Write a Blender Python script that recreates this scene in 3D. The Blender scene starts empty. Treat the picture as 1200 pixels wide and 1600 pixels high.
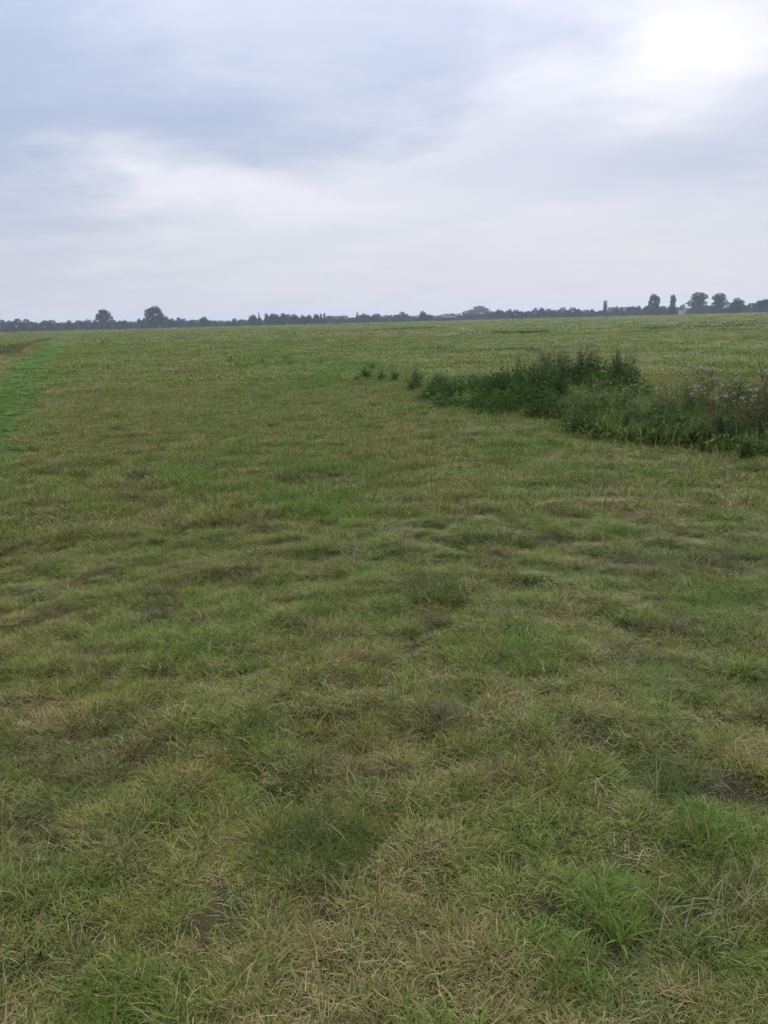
import bpy, math, random
import numpy as np
from mathutils import Vector, Matrix

random.seed(7)
RNG = np.random.default_rng(11)
R = math.radians
SC = bpy.context.scene
COL = SC.collection

# ------------------------------------------------------------------ camera
F = 1256.0                 # focal length in photo pixels (1200 x 1600)
CAM_H = 1.60
PITCH = R(13.35)           # looking down
ROLL = R(1.50)             # horizon climbs to the right
cd = bpy.data.cameras.new('camera')
cam = bpy.data.objects.new('camera', cd); COL.objects.link(cam)
cd.sensor_fit = 'VERTICAL'; cd.sensor_height = 24.0
cd.lens = 24.0 * F / 1600.0
cd.clip_start = 0.05; cd.clip_end = 20000
CAM_M = Matrix.Rotation(R(90) - PITCH, 3, 'X') @ Matrix.Rotation(-ROLL, 3, 'Z')
cam.rotation_euler = CAM_M.to_euler()
cam.location = (0, 0, CAM_H)
SC.camera = cam

def ray(px, py):
    v = CAM_M @ Vector(((px - 600) / F, (800 - py) / F, -1.0))
    return v.normalized()

def G(px, py):             # photo pixel -> point on the flat ground
    v = ray(px, py)
    t = -CAM_H / min(v.z, -0.0004)
    return np.array([v.x * t, v.y * t])

# ------------------------------------------------------------------ sky, sun
thin = ray(1110, 85)                        # where the cloud thins out in front of the light
SUN_EL = R(34); SUN_AZ = math.atan2(thin.x, thin.y)
sun_dir = Vector((math.sin(SUN_AZ) * math.cos(SUN_EL), math.cos(SUN_AZ) * math.cos(SUN_EL), math.sin(SUN_EL)))
w = bpy.data.worlds.new('World'); SC.world = w; w.use_nodes = True
nt = w.node_tree; N = nt.nodes; L = nt.links
N.clear()
def wn(t, **k):
    n = N.new(t)
    for a, b in k.items(): setattr(n, a, b)
    return n
def wmath(op, a, b=None, c=None):
    n = wn('ShaderNodeMath', operation=op)
    for i, v in enumerate((a, b, c)):
        if v is None: continue
        if isinstance(v, (int, float)): n.inputs[i].default_value = v
        else: L.new(v, n.inputs[i])
    return n.outputs[0]
def wmix(f, a, b):
    n = wn('ShaderNodeMix', data_type='RGBA')
    for s, v in ((n.inputs[0], f), (n.inputs[6], a), (n.inputs[7], b)):
        if isinstance(v, (int, float)): s.default_value = v
        elif isinstance(v, tuple): s.default_value = (*v, 1)
        else: L.new(v, s)
    return n.outputs[2]
sky = wn('ShaderNodeTexSky', sky_type='NISHITA')
sky.sun_disc = False; sky.sun_elevation = SUN_EL; sky.sun_rotation = SUN_AZ
sky.air_density = 1.0; sky.dust_density = 1.5
tc = wn('ShaderNodeTexCoord')
sep = wn('ShaderNodeSeparateXYZ'); L.new(tc.outputs['Generated'], sep.inputs[0])
X, Y, Z = sep.outputs
az = wmath('ARCTAN2', X, Y)
el = wmath('ARCSINE', wmath('MINIMUM', wmath('MAXIMUM', Z, -1.0), 1.0))
zz = wmath('ADD', wmath('MAXIMUM', Z, 0.0), 0.16)
pl = wn('ShaderNodeCombineXYZ')
L.new(wmath('DIVIDE', X, zz), pl.inputs[0]); L.new(wmath('DIVIDE', Y, zz), pl.inputs[1])
def wnoise(vec, scale, detail=5, rough=0.5, dist=0.0, off=(0, 0, 0), stretch=(1, 1, 1)):
    mp = wn('ShaderNodeMapping'); mp.inputs['Location'].default_value = off
    mp.inputs['Scale'].default_value = stretch
    L.new(vec, mp.inputs[0])
    n = wn('ShaderNodeTexNoise')
    n.inputs['Scale'].default_value = scale; n.inputs['Detail'].default_value = detail
    n.inputs['Roughness'].default_value = rough; n.inputs['Distortion'].default_value = dist
    L.new(mp.outputs[0], n.inputs['Vector'])
    return n
PLV = pl.outputs[0]
n_a = wnoise(PLV, 0.8, 4, 0.55, 0.0, (3.1, 1.7, 0))
n_big = n_a.outputs[0]
n_fine = wnoise(PLV, 2.6, 5, 0.62, 0.0, (7.3, 2.2, 0), (0.8, 1.0, 1)).outputs[0]
# the cloud banks of the picture, edges broken up by warping their angles with the noise
wv = wn('ShaderNodeCombineXYZ')
L.new(wmath('MULTIPLY_ADD', n_fine, 0.30, az), wv.inputs[0])
L.new(wmath('MULTIPLY_ADD', n_big, -0.22, el), wv.inputs[1])
def bank(px, py, rx, ry, amp, acc):
    c = ray(px, py)
    a0 = math.atan2(c.x, c.y) + 0.15; e0 = math.asin(c.z) - 0.11
    m1 = wn('ShaderNodeVectorMath', operation='MULTIPLY_ADD'); L.new(wv.outputs[0], m1.inputs[0])
    m1.inputs[1].default_value = (F / rx, F / ry, 0); m1.inputs[2].default_value = (-a0 * F / rx, -e0 * F / ry, 0)
    d = wn('ShaderNodeVectorMath', operation='DOT_PRODUCT'); L.new(m1.outputs[0], d.inputs[0]); L.new(m1.outputs[0], d.inputs[1])
    return wmath('MULTIPLY_ADD', wmath('POWER', 0.3679, d.outputs['Value']), amp, acc)
lum = wmath('MULTIPLY_ADD', n_big, 0.50, -0.25)
lum = wmath('MULTIPLY_ADD', n_fine, 0.70, wmath('ADD', lum, -0.35))
for (px, py, rx, ry, amp) in (
        (120, 110, 210, 75, -0.20), (350, 165, 210, 60, -0.24), (-60, 290, 165, 270, -0.52), (1060, 262, 230, 60, -0.24),
        (330, 292, 260, 45, 0.30), (640, 195, 110, 28, 0.22), (850, 125, 150, 50, 0.22),
        (760, 375, 300, 30, 0.14), (560, 290, 360, 60, 0.22), (1105, 85, 105, 55, 0.62), (650, 40, 180, 50, -0.16), (1130, 340, 200, 60, -0.12)):
    lum = bank(px, py, rx, ry, amp, lum)
f_c = wn('ShaderNodeMapRange', interpolation_type='SMOOTHSTEP'); L.new(lum, f_c.inputs[0])
f_c.inputs[1].default_value = -0.55; f_c.inputs[2].default_value = 0.75
CK = 5.05                                   # cloud radiance in the sky texture's units (world strength 0.1)
cloud = wmix(f_c.outputs[0], (0.475 * CK, 0.555 * CK, 0.74 * CK), (1.00 * CK, 0.99 * CK, 1.05 * CK))
# low cloud is thicker and slightly warmer near the horizon
hz = wn('ShaderNodeMapRange', interpolation_type='SMOOTHSTEP'); L.new(el, hz.inputs[0])
hz.inputs[1].default_value = R(-1); hz.inputs[2].default_value = R(13)
hz.inputs[3].default_value = 0.62; hz.inputs[4].default_value = 0.0
cloud = wmix(hz.outputs[0], cloud, (1.12 * CK, 1.115 * CK, 1.17 * CK))
# an overcast sky brightens steadily from the horizon to the zenith
zen = wmath('MULTIPLY_ADD', wmath('MAXIMUM', Z, 0.0), 1.40, 0.72)
cs = wn('ShaderNodeVectorMath', operation='SCALE'); L.new(cloud, cs.inputs[0]); L.new(zen, cs.inputs['Scale'])
cloud = cs.outputs[0]
final = wmix(0.97, sky.outputs[0], cloud)   # thin cover lets a little blue through
bg = wn('ShaderNodeBackground'); bg.inputs[1].default_value = 0.10
L.new(final, bg.inputs[0])
wo = wn('ShaderNodeOutputWorld'); L.new(bg.outputs[0], wo.inputs[0])

sl = bpy.data.lights.new('sun', 'SUN'); sl.energy = 1.5; sl.angle = R(18); sl.color = (1.0, 0.95, 0.88)
so = bpy.data.objects.new('sun', sl); COL.objects.link(so)
so.rotation_euler = Vector(sun_dir).to_track_quat('Z', 'Y').to_euler()

SC.view_settings.view_transform = 'Standard'; SC.view_settings.look = 'None'
SC.view_settings.exposure = 0.90; SC.view_settings.gamma = 1.0; SC.view_settings.use_curve_mapping = False
SC.cycles.use_denoising = True
SC.cycles.max_bounces = 4; SC.cycles.diffuse_bounces = 3; SC.cycles.transmission_bounces = 3
SC.cycles.use_adaptive_sampling = True; SC.cycles.adaptive_threshold = 0.03
SC.cycles.volume_bounces = 1; SC.cycles.transparent_max_bounces = 4
SC.cycles.filter_width = 1.5

# ------------------------------------------------------------------ noise
def _hash(ix, iy, s):
    h = (ix.astype(np.int64) * 374761393 + iy.astype(np.int64) * 668265263 + s * 1274126177) & 0xffffffff
    h = ((h ^ (h >> 13)) * 1274126177) & 0xffffffff
    h = h ^ (h >> 16)
    return (h & 0xffffff) / float(0xffffff)
def vnoise(x, y, s=0):
    ix = np.floor(x); iy = np.floor(y); fx = x - ix; fy = y - iy
    ix = ix.astype(np.int64); iy = iy.astype(np.int64)
    u = fx * fx * fx * (fx * (fx * 6 - 15) + 10); v = fy * fy * fy * (fy * (fy * 6 - 15) + 10)
    a = _hash(ix, iy, s); b = _hash(ix + 1, iy, s); c = _hash(ix, iy + 1, s); d = _hash(ix + 1, iy + 1, s)
    return (a * (1 - u) + b * u) * (1 - v) + (c * (1 - u) + d * u) * v
def fbm(x, y, scale, oct=4, s=0, rough=0.5):
    x = np.asarray(x, float) / scale; y = np.asarray(y, float) / scale
    t = 0; amp = 1; tot = 0
    for i in range(oct):
        t = t + amp * vnoise(x * 0.83 - y * 0.56 + 17.3 * i, x * 0.56 + y * 0.83 + 9.1 * i, s + i); tot += amp
        amp *= rough; x = x * 2.03; y = y * 2.03
    return t / tot
def sstep(a, b, x):
    t = np.clip((x - a) / (b - a), 0, 1); return t * t * (3 - 2 * t)

def height(x, y):
    x = np.asarray(x, float); y = np.asarray(y, float)
    r = np.hypot(x, y)
    h = 0.14 * (fbm(x, y, 9.0, 2, 3) - 0.5) + 0.045 * (fbm(x, y, 1.7, 2, 5) - 0.5) + 0.075 * (fbm(x, y, 0.19, 2, 8) - 0.5)
    h = h + 0.25 * (fbm(x, y, 45.0, 2, 21) - 0.5) * sstep(25, 80, r)
    return h * (0.55 + 0.45 * sstep(1, 6, r)) * (1 - 0.7 * sstep(160, 400, r))

# ------------------------------------------------------------------ where the turf is lush, dry or bare
def ell(px, py, rx, ry):
    c = G(px, py)
    return (c[0], c[1], np.linalg.norm(G(px + rx, py) - c), np.linalg.norm(G(px, py + ry) - c))
LUSH = [(ell(*b), a) for b, a in (
    ((350, 735, 170, 30), .55), ((480, 790, 90, 16), .75), ((620, 860, 130, 30), .35), ((800, 705, 80, 14), .5), ((760, 610, 70, 24), .5),
    ((540, 572, 60, 18), .45), ((430, 562, 50, 12), .35), ((500, 1295, 75, 55), .6), ((400, 1100, 45, 40), .55), ((510, 1075, 50, 30), .5),
    ((190, 1550, 80, 70), .6), ((60, 1400, 60, 60), .5), ((880, 1490, 40, 40), .6), ((1090, 1300, 50, 40), .55), ((970, 1410, 30, 50), .6),
    ((1150, 980, 90, 70), .4), ((700, 1040, 120, 50), .3), ((210, 1030, 120, 35), .45), ((950, 740, 150, 25), .35), ((1090, 1400, 110, 70), .35),
    ((1060, 1205, 50, 40), .5), ((560, 600, 140, 18), .25))]
DRY = [(ell(*b), a) for b, a in (
    ((480, 1470, 110, 130), .38), ((720, 1560, 150, 70), .34), ((110, 1320, 120, 50), .25), ((60, 1150, 80, 50), .28), ((690, 1250, 90, 60), .12),
    ((1130, 1580, 120, 70), .22), ((560, 1420, 80, 70), .2), ((260, 815, 60, 10), .25), ((590, 790, 90, 12), .15), ((900, 800, 70, 10), .2),
    ((1085, 1115, 30, 16), .5), ((820, 780, 50, 10), .2), ((630, 1370, 60, 60), .25), ((190, 620, 200, 70), .12))]
BARE = [(ell(*b), a) for b, a in (
    ((500, 1245, 22, 18), .9), ((200, 1305, 16, 14), .8), ((610, 1215, 40, 14), .6), ((1060, 1060, 55, 14), .7), ((920, 1135, 50, 16), .6),
    ((650, 908, 35, 14), .8), ((1040, 880, 100, 12), .7), ((500, 870, 40, 9), .6), ((390, 812, 28, 8), .7), ((250, 960, 25, 10), .8),
    ((130, 1020, 26, 12), .7), ((70, 965, 30, 9), .7), ((1000, 1485, 35, 45), .8), ((85, 1490, 50, 22), .7), ((620, 1440, 30, 22), .5),
    ((980, 1015, 35, 14), .5), ((1110, 1215, 35, 26), .5), ((750, 1185, 35, 16), .5), ((640, 1110, 26, 12), .4), ((480, 980, 30, 9), .6),
    ((690, 920, 24, 8), .4), ((1140, 875, 30, 12), .6), ((960, 1010, 30, 12), .5), ((30, 1330, 22, 16), .6), ((340, 1390, 26, 16), .5))]
def blobs(lst, x, y, wx, wy):
    t = np.zeros_like(x)
    for (cx, cy, sx, sy), a in lst:
        t = t + a * np.exp(-(((x + wx * sx - cx) / sx) ** 2 + ((y + wy * sy - cy) / sy) ** 2))
    return t
# the mown path along the left edge: right and left borders as ground lines
PR = (G(0, 742), G(104, 527)); PLf = (G(0, 588), G(84, 527))
def line_x(l, y):
    (x0, y0), (x1, y1) = l
    return x0 + (x1 - x0) * (y - y0) / (y1 - y0)
def tint(x, y):
    x = np.asarray(x, float); y = np.asarray(y, float)
    wx = (fbm(x, y, 0.5, 3, 31) - .5) * 1.6; wy = (fbm(x, y, 0.5, 3, 37) - .5) * 1.6
    lush = 1.3 * (fbm(x, y, 0.45, 4, 41) - 0.45) + 0.7 * (fbm(x, y, 6.0, 3, 47) - 0.5) + blobs(LUSH, x, y, wx, wy)
    r = np.hypot(x, y)
    dry = 0.20 + 1.0 * (fbm(x, y, 0.20, 3, 53, .6) - 0.5) + 0.4 * (fbm(x, y, 5.0, 3, 59) - 0.5) + blobs(DRY, x, y, wx, wy)
    dry = dry + 0.06 * sstep(7, 22, r) - 0.35 * np.clip(lush, 0, 1) + 0.03 * sstep(3.5, 2.0, r)
    bare = blobs(BARE, x, y, wx, wy) + 1.1 * np.clip(fbm(x, y, 0.30, 3, 61) - 0.62, 0, 1) * 4 + np.clip(fbm(x, y, 1.6, 3, 67) - 0.69, 0, 1) * 2
    px_r = line_x(PR, y) + 0.35 * (fbm(x, y, 1.0, 3, 71) - .5); px_l = line_x(PLf, y) + 0.4 * (fbm(x, y, 1.2, 3, 73) - .5)
    onp = sstep(0.32, -0.28, x - px_r) * sstep(-0.12, 0.12, x - px_l) * (y > 4)
    verge = sstep(0.12, -0.12, x - px_l) * (y > 4)
    lush = np.clip(lush * (1 - 0.6 * verge), 0, 1) * (1 - onp) + 0.95 * onp
    dry = np.clip(dry, 0.04, 0.85) * (1 - onp) + 0.04 * onp
    dry = np.clip(dry + 0.35 * verge * sstep(-5, -1, x - px_l), 0.03, 0.9)
    bare = np.clip(bare, 0, 1) * (1 - onp)
    return lush, dry, bare, onp

# ------------------------------------------------------------------ materials
def mat(name):
    m = bpy.data.materials.new(name); m.use_nodes = True
    m.node_tree.nodes.clear(); return m
class NB:
    def __init__(s, m): s.t = m.node_tree; s.N = s.t.nodes; s.L = s.t.links
    def n(s, t, **k):
        n = s.N.new(t)
        for a, b in k.items(): setattr(n, a, b)
        return n
    def put(s, sock, v):
        if isinstance(v, (int, float)): sock.default_value = v
        elif isinstance(v, tuple): sock.default_value = (*v, 1) if len(v) == 3 and sock.type == 'RGBA' else v
        else: s.L.new(v, sock)
    def math(s, op, a, b=None, clamp=False):
        n = s.n('ShaderNodeMath', operation=op); n.use_clamp = clamp
        s.put(n.inputs[0], a)
        if b is not None: s.put(n.inputs[1], b)
        return n.outputs[0]
    def mix(s, f, a, b, bt='MIX'):
        n = s.n('ShaderNodeMix', data_type='RGBA', blend_type=bt)
        s.put(n.inputs[0], f); s.put(n.inputs[6], a); s.put(n.inputs[7], b)
        return n.outputs[2]
    def attr(s, name, kind='GEOMETRY'):
        return s.n('ShaderNodeAttribute', attribute_name=name, attribute_type=kind).outputs['Fac']
    def noise(s, scale, detail=4, rough=0.55, vec=None):
        n = s.n('ShaderNodeTexNoise'); n.inputs['Scale'].default_value = scale
        n.inputs['Detail'].default_value = detail; n.inputs['Roughness'].default_value = rough
        if vec is not None: s.L.new(vec, n.inputs['Vector'])
        return n.outputs[0]
    def leafy(s, col, trans=0.35, rough=0.6, spec=0.25):
        p = s.n('ShaderNodeBsdfPrincipled'); s.put(p.inputs['Base Color'], col)
        p.inputs['Roughness'].default_value = rough; p.inputs['Specular IOR Level'].default_value = spec
        t = s.n('ShaderNodeBsdfTranslucent'); s.put(t.inputs[0], col)
        mx = s.n('ShaderNodeMixShader'); mx.inputs[0].default_value = trans
        s.L.new(p.outputs[0], mx.inputs[1]); s.L.new(t.outputs[0], mx.inputs[2])
        o = s.n('ShaderNodeOutputMaterial'); s.L.new(mx.outputs[0], o.inputs[0])
    def solid(s, col, rough=0.9, spec=0.2, bump=None):
        p = s.n('ShaderNodeBsdfPrincipled'); s.put(p.inputs['Base Color'], col)
        p.inputs['Roughness'].default_value = rough; p.inputs['Specular IOR Level'].default_value = spec
        if bump is not None:
            b = s.n('ShaderNodeBump'); b.inputs['Strength'].default_value = 0.6; b.inputs['Distance'].default_value = 0.02
            s.L.new(bump, b.inputs['Height']); s.L.new(b.outputs[0], p.inputs['Normal'])
        o = s.n('ShaderNodeOutputMaterial'); s.L.new(p.outputs[0], o.inputs[0])

def grass_material(name, gd, gl, lushc, sd, sl_, k='INSTANCER'):
    m = mat(name); b = NB(m)
    rnd = b.attr('rnd'); rnd2 = b.attr('rnd2'); t = b.attr('along')
    lush = b.attr('lush', k); dry = b.attr('dry', k); bare = b.attr('bare', k); var = b.attr('var', k)
    g = b.mix(rnd, gd, gl)
    g = b.mix(b.math('MULTIPLY', var, 0.7), g, b.mix(rnd, (0.110, 0.102, 0.020), (0.275, 0.245, 0.062)))   # yellowing tufts
    g = b.mix(b.math('MULTIPLY', lush, 0.85), g, b.mix(rnd, tuple(c * 0.55 for c in lushc), lushc))
    s_ = b.mix(rnd, sd, sl_)
    thr = b.math('ADD', b.math('MULTIPLY', dry, 1.0), b.math('MULTIPLY', b.math('SUBTRACT', t, 0.6), 0.22))
    f = b.math('MULTIPLY', b.math('SUBTRACT', thr, rnd2), 12.0, True)
    c = b.mix(f, g, s_)
    c = b.mix(b.math('MULTIPLY', bare, 0.8), c, b.mix(rnd, (0.050, 0.040, 0.024), (0.17, 0.135, 0.090)))
    b.leafy(c, 0.27, 0.6, 0.12)
    return m
GD, GL_, GLU = (0.058, 0.100, 0.016), (0.300, 0.370, 0.080), (0.135, 0.285, 0.046)
SD, SLT = (0.170, 0.125, 0.050), (0.50, 0.405, 0.20)
M_GRASS = grass_material('pasture_grass_blades', GD, GL_, GLU, SD, SLT)

m = mat('meadow_soil'); b = NB(m)
tcn = b.n('ShaderNodeNewGeometry').outputs['Position']
nf = b.noise(28, 6, 0.65, tcn); nl = b.noise(3.0, 5, 0.6, tcn)
lush = b.attr('lush'); dry = b.attr('dry'); bare = b.attr('bare'); far = b.attr('far')
near_c = b.mix(nf, (0.018, 0.016, 0.008), (0.075, 0.066, 0.030))
far_c = b.mix(nl, (0.070, 0.090, 0.026), (0.120, 0.132, 0.044))
far_c = b.mix(b.math('MULTIPLY', dry, 0.55), far_c, (0.15, 0.128, 0.058))
far_c = b.mix(b.math('MULTIPLY', lush, 0.8), far_c, (0.075, 0.145, 0.030))
c = b.mix(far, near_c, far_c)
c = b.mix(b.math('MULTIPLY', bare, 0.5), c, (0.03, 0.024, 0.015))
b.solid(c, 0.95, 0.1, nf)
M_SOIL = m

def field_material(name, a, bb, sc=0.5):
    m = mat(name); b = NB(m)
    p = b.n('ShaderNodeNewGeometry').outputs['Position']
    n1 = b.noise(sc, 6, 0.6, p); b.solid(b.mix(n1, a, bb), 0.95, 0.1, b.noise(6, 5, 0.6, p)); return m

def leaf_material(name, dark, light, trans=0.3, rough=0.6, hue=None):
    m = mat(name); b = NB(m)
    rnd = b.attr('rnd')
    c = b.mix(rnd, dark, light)
    oi = b.n('ShaderNodeObjectInfo').outputs['Random']
    c2 = hue or tuple(0.75 * v for v in light)
    c = b.mix(b.math('MULTIPLY', oi, 0.5), c, c2)
    b.leafy(c, trans, .8, 0.02); return m

# ------------------------------------------------------------------ mesh helpers
def mesh_np(name, V, Fq, attrs=None, smooth=False):
    """V (n,3); Fq list/array of quads or tris (m,k)"""
    me = bpy.data.meshes.new(name)
    V = np.asarray(V, np.float32); Fq = np.asarray(Fq, np.int32)
    k = Fq.shape[1]
    me.vertices.add(len(V)); me.vertices.foreach_set('co', V.ravel())
    me.loops.add(Fq.size); me.loops.foreach_set('vertex_index', Fq.ravel())
    me.polygons.add(len(Fq)); me.polygons.foreach_set('loop_start', np.arange(0, Fq.size, k, dtype=np.int32))
    me.polygons.foreach_set('use_smooth', np.full(len(Fq), smooth))
    me.update(calc_edges=True)
    for n_, a in (attrs or {}).items():
        at = me.attributes.new(n_, 'FLOAT', 'POINT'); at.data.foreach_set('value', np.asarray(a, np.float32))
    return me
def ob(name, me, material=None, parent=None, **props):
    if material is not None and not me.materials: me.materials.append(material)
    o = bpy.data.objects.new(name, me); COL.objects.link(o)
    if parent is not None: o.parent = parent
    for a, v in props.items(): o[a] = v
    return o
def empty(name, loc, rz=0.0, sc=1.0, **props):
    o = bpy.data.objects.new(name, None); COL.objects.link(o)
    o.location = loc; o.rotation_euler = (0, 0, rz); o.scale = (sc, sc, sc) if isinstance(sc, (int, float)) else sc
    o.empty_display_size = 0.2
    for a, v in props.items(): o[a] = v
    return o
def copy_thing(root, loc, rz, sc, label, category, group=None):
    r = root.copy(); COL.objects.link(r)
    r.location = loc; r.rotation_euler = (0, 0, rz); r.scale = sc if isinstance(sc, tuple) else (sc, sc, sc)
    r['label'] = label; r['category'] = category
    if group: r['group'] = group
    elif 'group' in r: del r['group']
    for ch in root.children:
        c = ch.copy(); COL.objects.link(c); c.parent = r
    return r
class Acc:                                   # collects ribbons / quads / tubes
    def __init__(s): s.V = []; s.F = []; s.A = {'rnd': [], 'rnd2': [], 'along': []}; s.n = 0
    def add(s, v, f, rnd, rnd2, along):
        s.V.append(v); s.F.append(f + s.n); s.n += len(v)
        s.A['rnd'].append(np.full(len(v), rnd)); s.A['rnd2'].append(np.full(len(v), rnd2)); s.A['along'].append(along)
    def mesh(s, name, smooth=False):
        return mesh_np(name, np.concatenate(s.V), np.concatenate(s.F), {k: np.concatenate(v) for k, v in s.A.items()}, smooth)
    def blade(s, base, az, lean, curl, length, width, seg=4, rg=None, twist=0.0):
        rg = rg or RNG
        t = np.linspace(0, 1, seg + 1)
        ang = lean + curl * t                 # angle from vertical along the blade
        ds = length / seg
        hx = np.concatenate([[0], np.cumsum(np.sin(ang[:-1]) * ds)]); hz_ = np.concatenate([[0], np.cumsum(np.cos(ang[:-1]) * ds)])
        d = np.array([math.cos(az), math.sin(az)])
        wa = az + math.pi / 2 + twist
        side = np.array([math.cos(wa), math.sin(wa), 0.0])
        c = np.column_stack([base[0] + d[0] * hx, base[1] + d[1] * hx, base[2] + hz_])
        wd = width * 0.5 * np.clip(1.15 - t ** 1.6, 0.10, 1)
        v = np.empty(((seg + 1) * 2, 3)); v[0::2] = c - side * wd[:, None]; v[1::2] = c + side * wd[:, None]
        i = np.arange(seg) * 2
        s.add(v, np.column_stack([i, i + 1, i + 3, i + 2]), rg.random(), rg.random(), np.repeat(t, 2))
    def leaf(s, base, direction, up, length, width, droop=0.2):
        d = np.array(direction, float); d /= np.linalg.norm(d)
        sd = np.cross(d, up); nn = np.linalg.norm(sd)
        sd = sd / nn if nn > 1e-4 else np.array([1.0, 0, 0])
        t = np.array([0, .45, 1.0]); wd = np.array([0.25, 1.0, 0.06]) * width * 0.5
        c = np.array(base)[None] + d[None] * (t * length)[:, None]
        c[:, 2] -= droop * length * t ** 2
        v = np.empty((6, 3)); v[0::2] = c - sd * wd[:, None]; v[1::2] = c + sd * wd[:, None]
        i = np.arange(2) * 2
        s.add(v, np.column_stack([i, i + 1, i + 3, i + 2]), RNG.random(), RNG.random(), np.repeat(t, 2))
    def tube(s, pts, rad, sides=5):
        pts = np.asarray(pts, float); n = len(pts); rad = np.asarray(rad, float)
        T = np.gradient(pts, axis=0); T /= np.linalg.norm(T, axis=1)[:, None] + 1e-9
        ref = np.array([0.31, 0.95, 0.07]); U = np.cross(T, ref); U /= np.linalg.norm(U, axis=1)[:, None] + 1e-9
        W = np.cross(T, U); a = np.arange(sides) / sides * 2 * np.pi
        v = pts[:, None] + rad[:, None, None] * (np.cos(a)[None, :, None] * U[:, None] + np.sin(a)[None, :, None] * W[:, None])
        v = v.reshape(-1, 3); f = []
        for i in range(n - 1):
            for j in range(sides):
                k = (j + 1) % sides
                f.append([i * sides + j, i * sides + k, (i + 1) * sides + k, (i + 1) * sides + j])
        s.add(v, np.array(f), RNG.random(), RNG.random(), np.repeat(np.linspace(0, 1, n), sides))
    def quad(s, c, size, nrm=None):
        a = RNG.normal(size=3); a /= np.linalg.norm(a); bb = np.cross(a, RNG.normal(size=3)); bb /= np.linalg.norm(bb)
        w_, h_ = size * RNG.uniform(.6, 1.2) * .5, size * RNG.uniform(.5, 1.0) * .5
        v = np.array([c - a * w_, c - bb * h_, c + a * w_ * 1.1, c + bb * h_])
        s.add(v, np.array([[0, 1, 2, 3]]), RNG.random(), RNG.random(), np.zeros(4))

# ------------------------------------------------------------------ ground
def build_ground():
    rr = [0.0]
    r = 0.35
    while r < 2600:
        rr.append(r); r += max(0.07, r * (0.016 if r < 150 else 0.06))
    rr = np.array(rr[1:] + [2600.0])
    a_in = np.linspace(R(-42), R(42), 420)
    a_out = np.linspace(R(42), R(318), 80)[1:-1]
    aa = np.concatenate([a_in, a_out])
    A, Rr = np.meshgrid(aa, rr)
    x = Rr * np.sin(A); y = Rr * np.cos(A)
    z = height(x, y)
    V = np.column_stack([x.ravel(), y.ravel(), z.ravel()])
    na, nr = len(aa), len(rr)
    i = np.arange(nr - 1)[:, None] * na; j = np.arange(na)[None]; j2 = (np.arange(na) + 1)[None] % na
    Fq = np.stack([i + j, i + j2, i + na + j2, i + na + j], -1).reshape(-1, 4)[:, ::-1]
    V = np.vstack([V, [[0, 0, float(height(0., 0.))]]])
    lush, dry, bare, onp = tint(V[:, 0], V[:, 1])
    rad = np.hypot(V[:, 0], V[:, 1])
    me = mesh_np('ground', V, Fq, dict(lush=lush, dry=dry, bare=bare, far=sstep(25, 70, rad)), True)
    return ob('ground', me, M_SOIL, kind='structure')
build_ground()
# small disc closing the polar grid under the photographer's feet
th = np.linspace(0, 2 * np.pi, 33)[:-1]
pv = np.column_stack([0.42 * np.sin(th), 0.42 * np.cos(th), height(0.42 * np.sin(th), 0.42 * np.cos(th)) - 0.004])
pm = bpy.data.meshes.new('trodden_soil'); pm.from_pydata([tuple(v) for v in pv], [], [list(range(31, -1, -1))]); pm.update()
for n_ in ('lush', 'dry', 'bare', 'far'):
    at = pm.attributes.new(n_, 'FLOAT', 'POINT'); at.data.foreach_set('value', np.full(32, 0.3 if n_ != 'far' else 0.0, np.float32))
ob('ground', pm, M_SOIL, kind='structure')

# distant fields laid as thin sheets on the ground
def sheet(name, pix, material, dz=0.03, step=None):
    pts = [G(*p) for p in pix]
    P = []
    for i in range(len(pts)):                 # break up the borders
        a, b_ = pts[i], pts[(i + 1) % len(pts)]
        n = max(2, int(np.linalg.norm(b_ - a) / 12))
        n = min(n, 60)
        for k in range(n):
            q = a + (b_ - a) * k / n
            P.append(q + RNG.normal(size=2) * np.array([.5, .012 * abs(q[1])]) * 0.4)
    bm_v = [(p[0], p[1], 0.05 + dz) for p in P]
    me = bpy.data.meshes.new(name); me.from_pydata(bm_v, [], [list(range(len(bm_v)))]); me.update()
    if me.polygons[0].normal.z < 0: me.flip_normals()
    return ob(name, me, material, kind='structure')

# ------------------------------------------------------------------ grass prototypes + scatter
def proto_collection(name, meshes, material):
    c = bpy.data.collections.new(name)
    for i, me in enumerate(meshes):
        if not me.materials: me.materials.append(material)
        o = bpy.data.objects.new('%s_%02d' % (name, i), me); c.objects.link(o)
    return c
def tuft(nb, rad, lmin, lmax, wmin, wmax, lean=(0.1, 1.2), curl=(0.2, 1.3), seg=4):
    a = Acc()
    for _ in range(nb):
        r_ = rad * math.sqrt(RNG.random()); p = RNG.uniform(0, 2 * math.pi)
        base = (r_ * math.cos(p), r_ * math.sin(p), -0.008)
        q = r_ / rad
        a.blade(base, p + RNG.normal() * (1.6 - .9 * q), lean[0] + (lean[1] - lean[0]) * min(1.0, RNG.random() * .55 + q * .55), RNG.uniform(*curl),
                RNG.uniform(lmin, lmax), RNG.uniform(wmin, wmax), seg, twist=RNG.normal() * 0.5)
    return a.mesh('tuft')
def litter(nb, rad):
    a = Acc()
    for _ in range(nb):
        r_ = rad * math.sqrt(RNG.random()); p = RNG.uniform(0, 2 * math.pi)
        a.blade((r_ * math.cos(p), r_ * math.sin(p), RNG.uniform(0.0, 0.03)), RNG.uniform(0, 6.28), RNG.uniform(1.0, 1.45),
                RNG.uniform(-.6, .9), RNG.uniform(.035, .10), RNG.uniform(.0012, .0022), 5)
    return a.mesh('litter')
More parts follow.
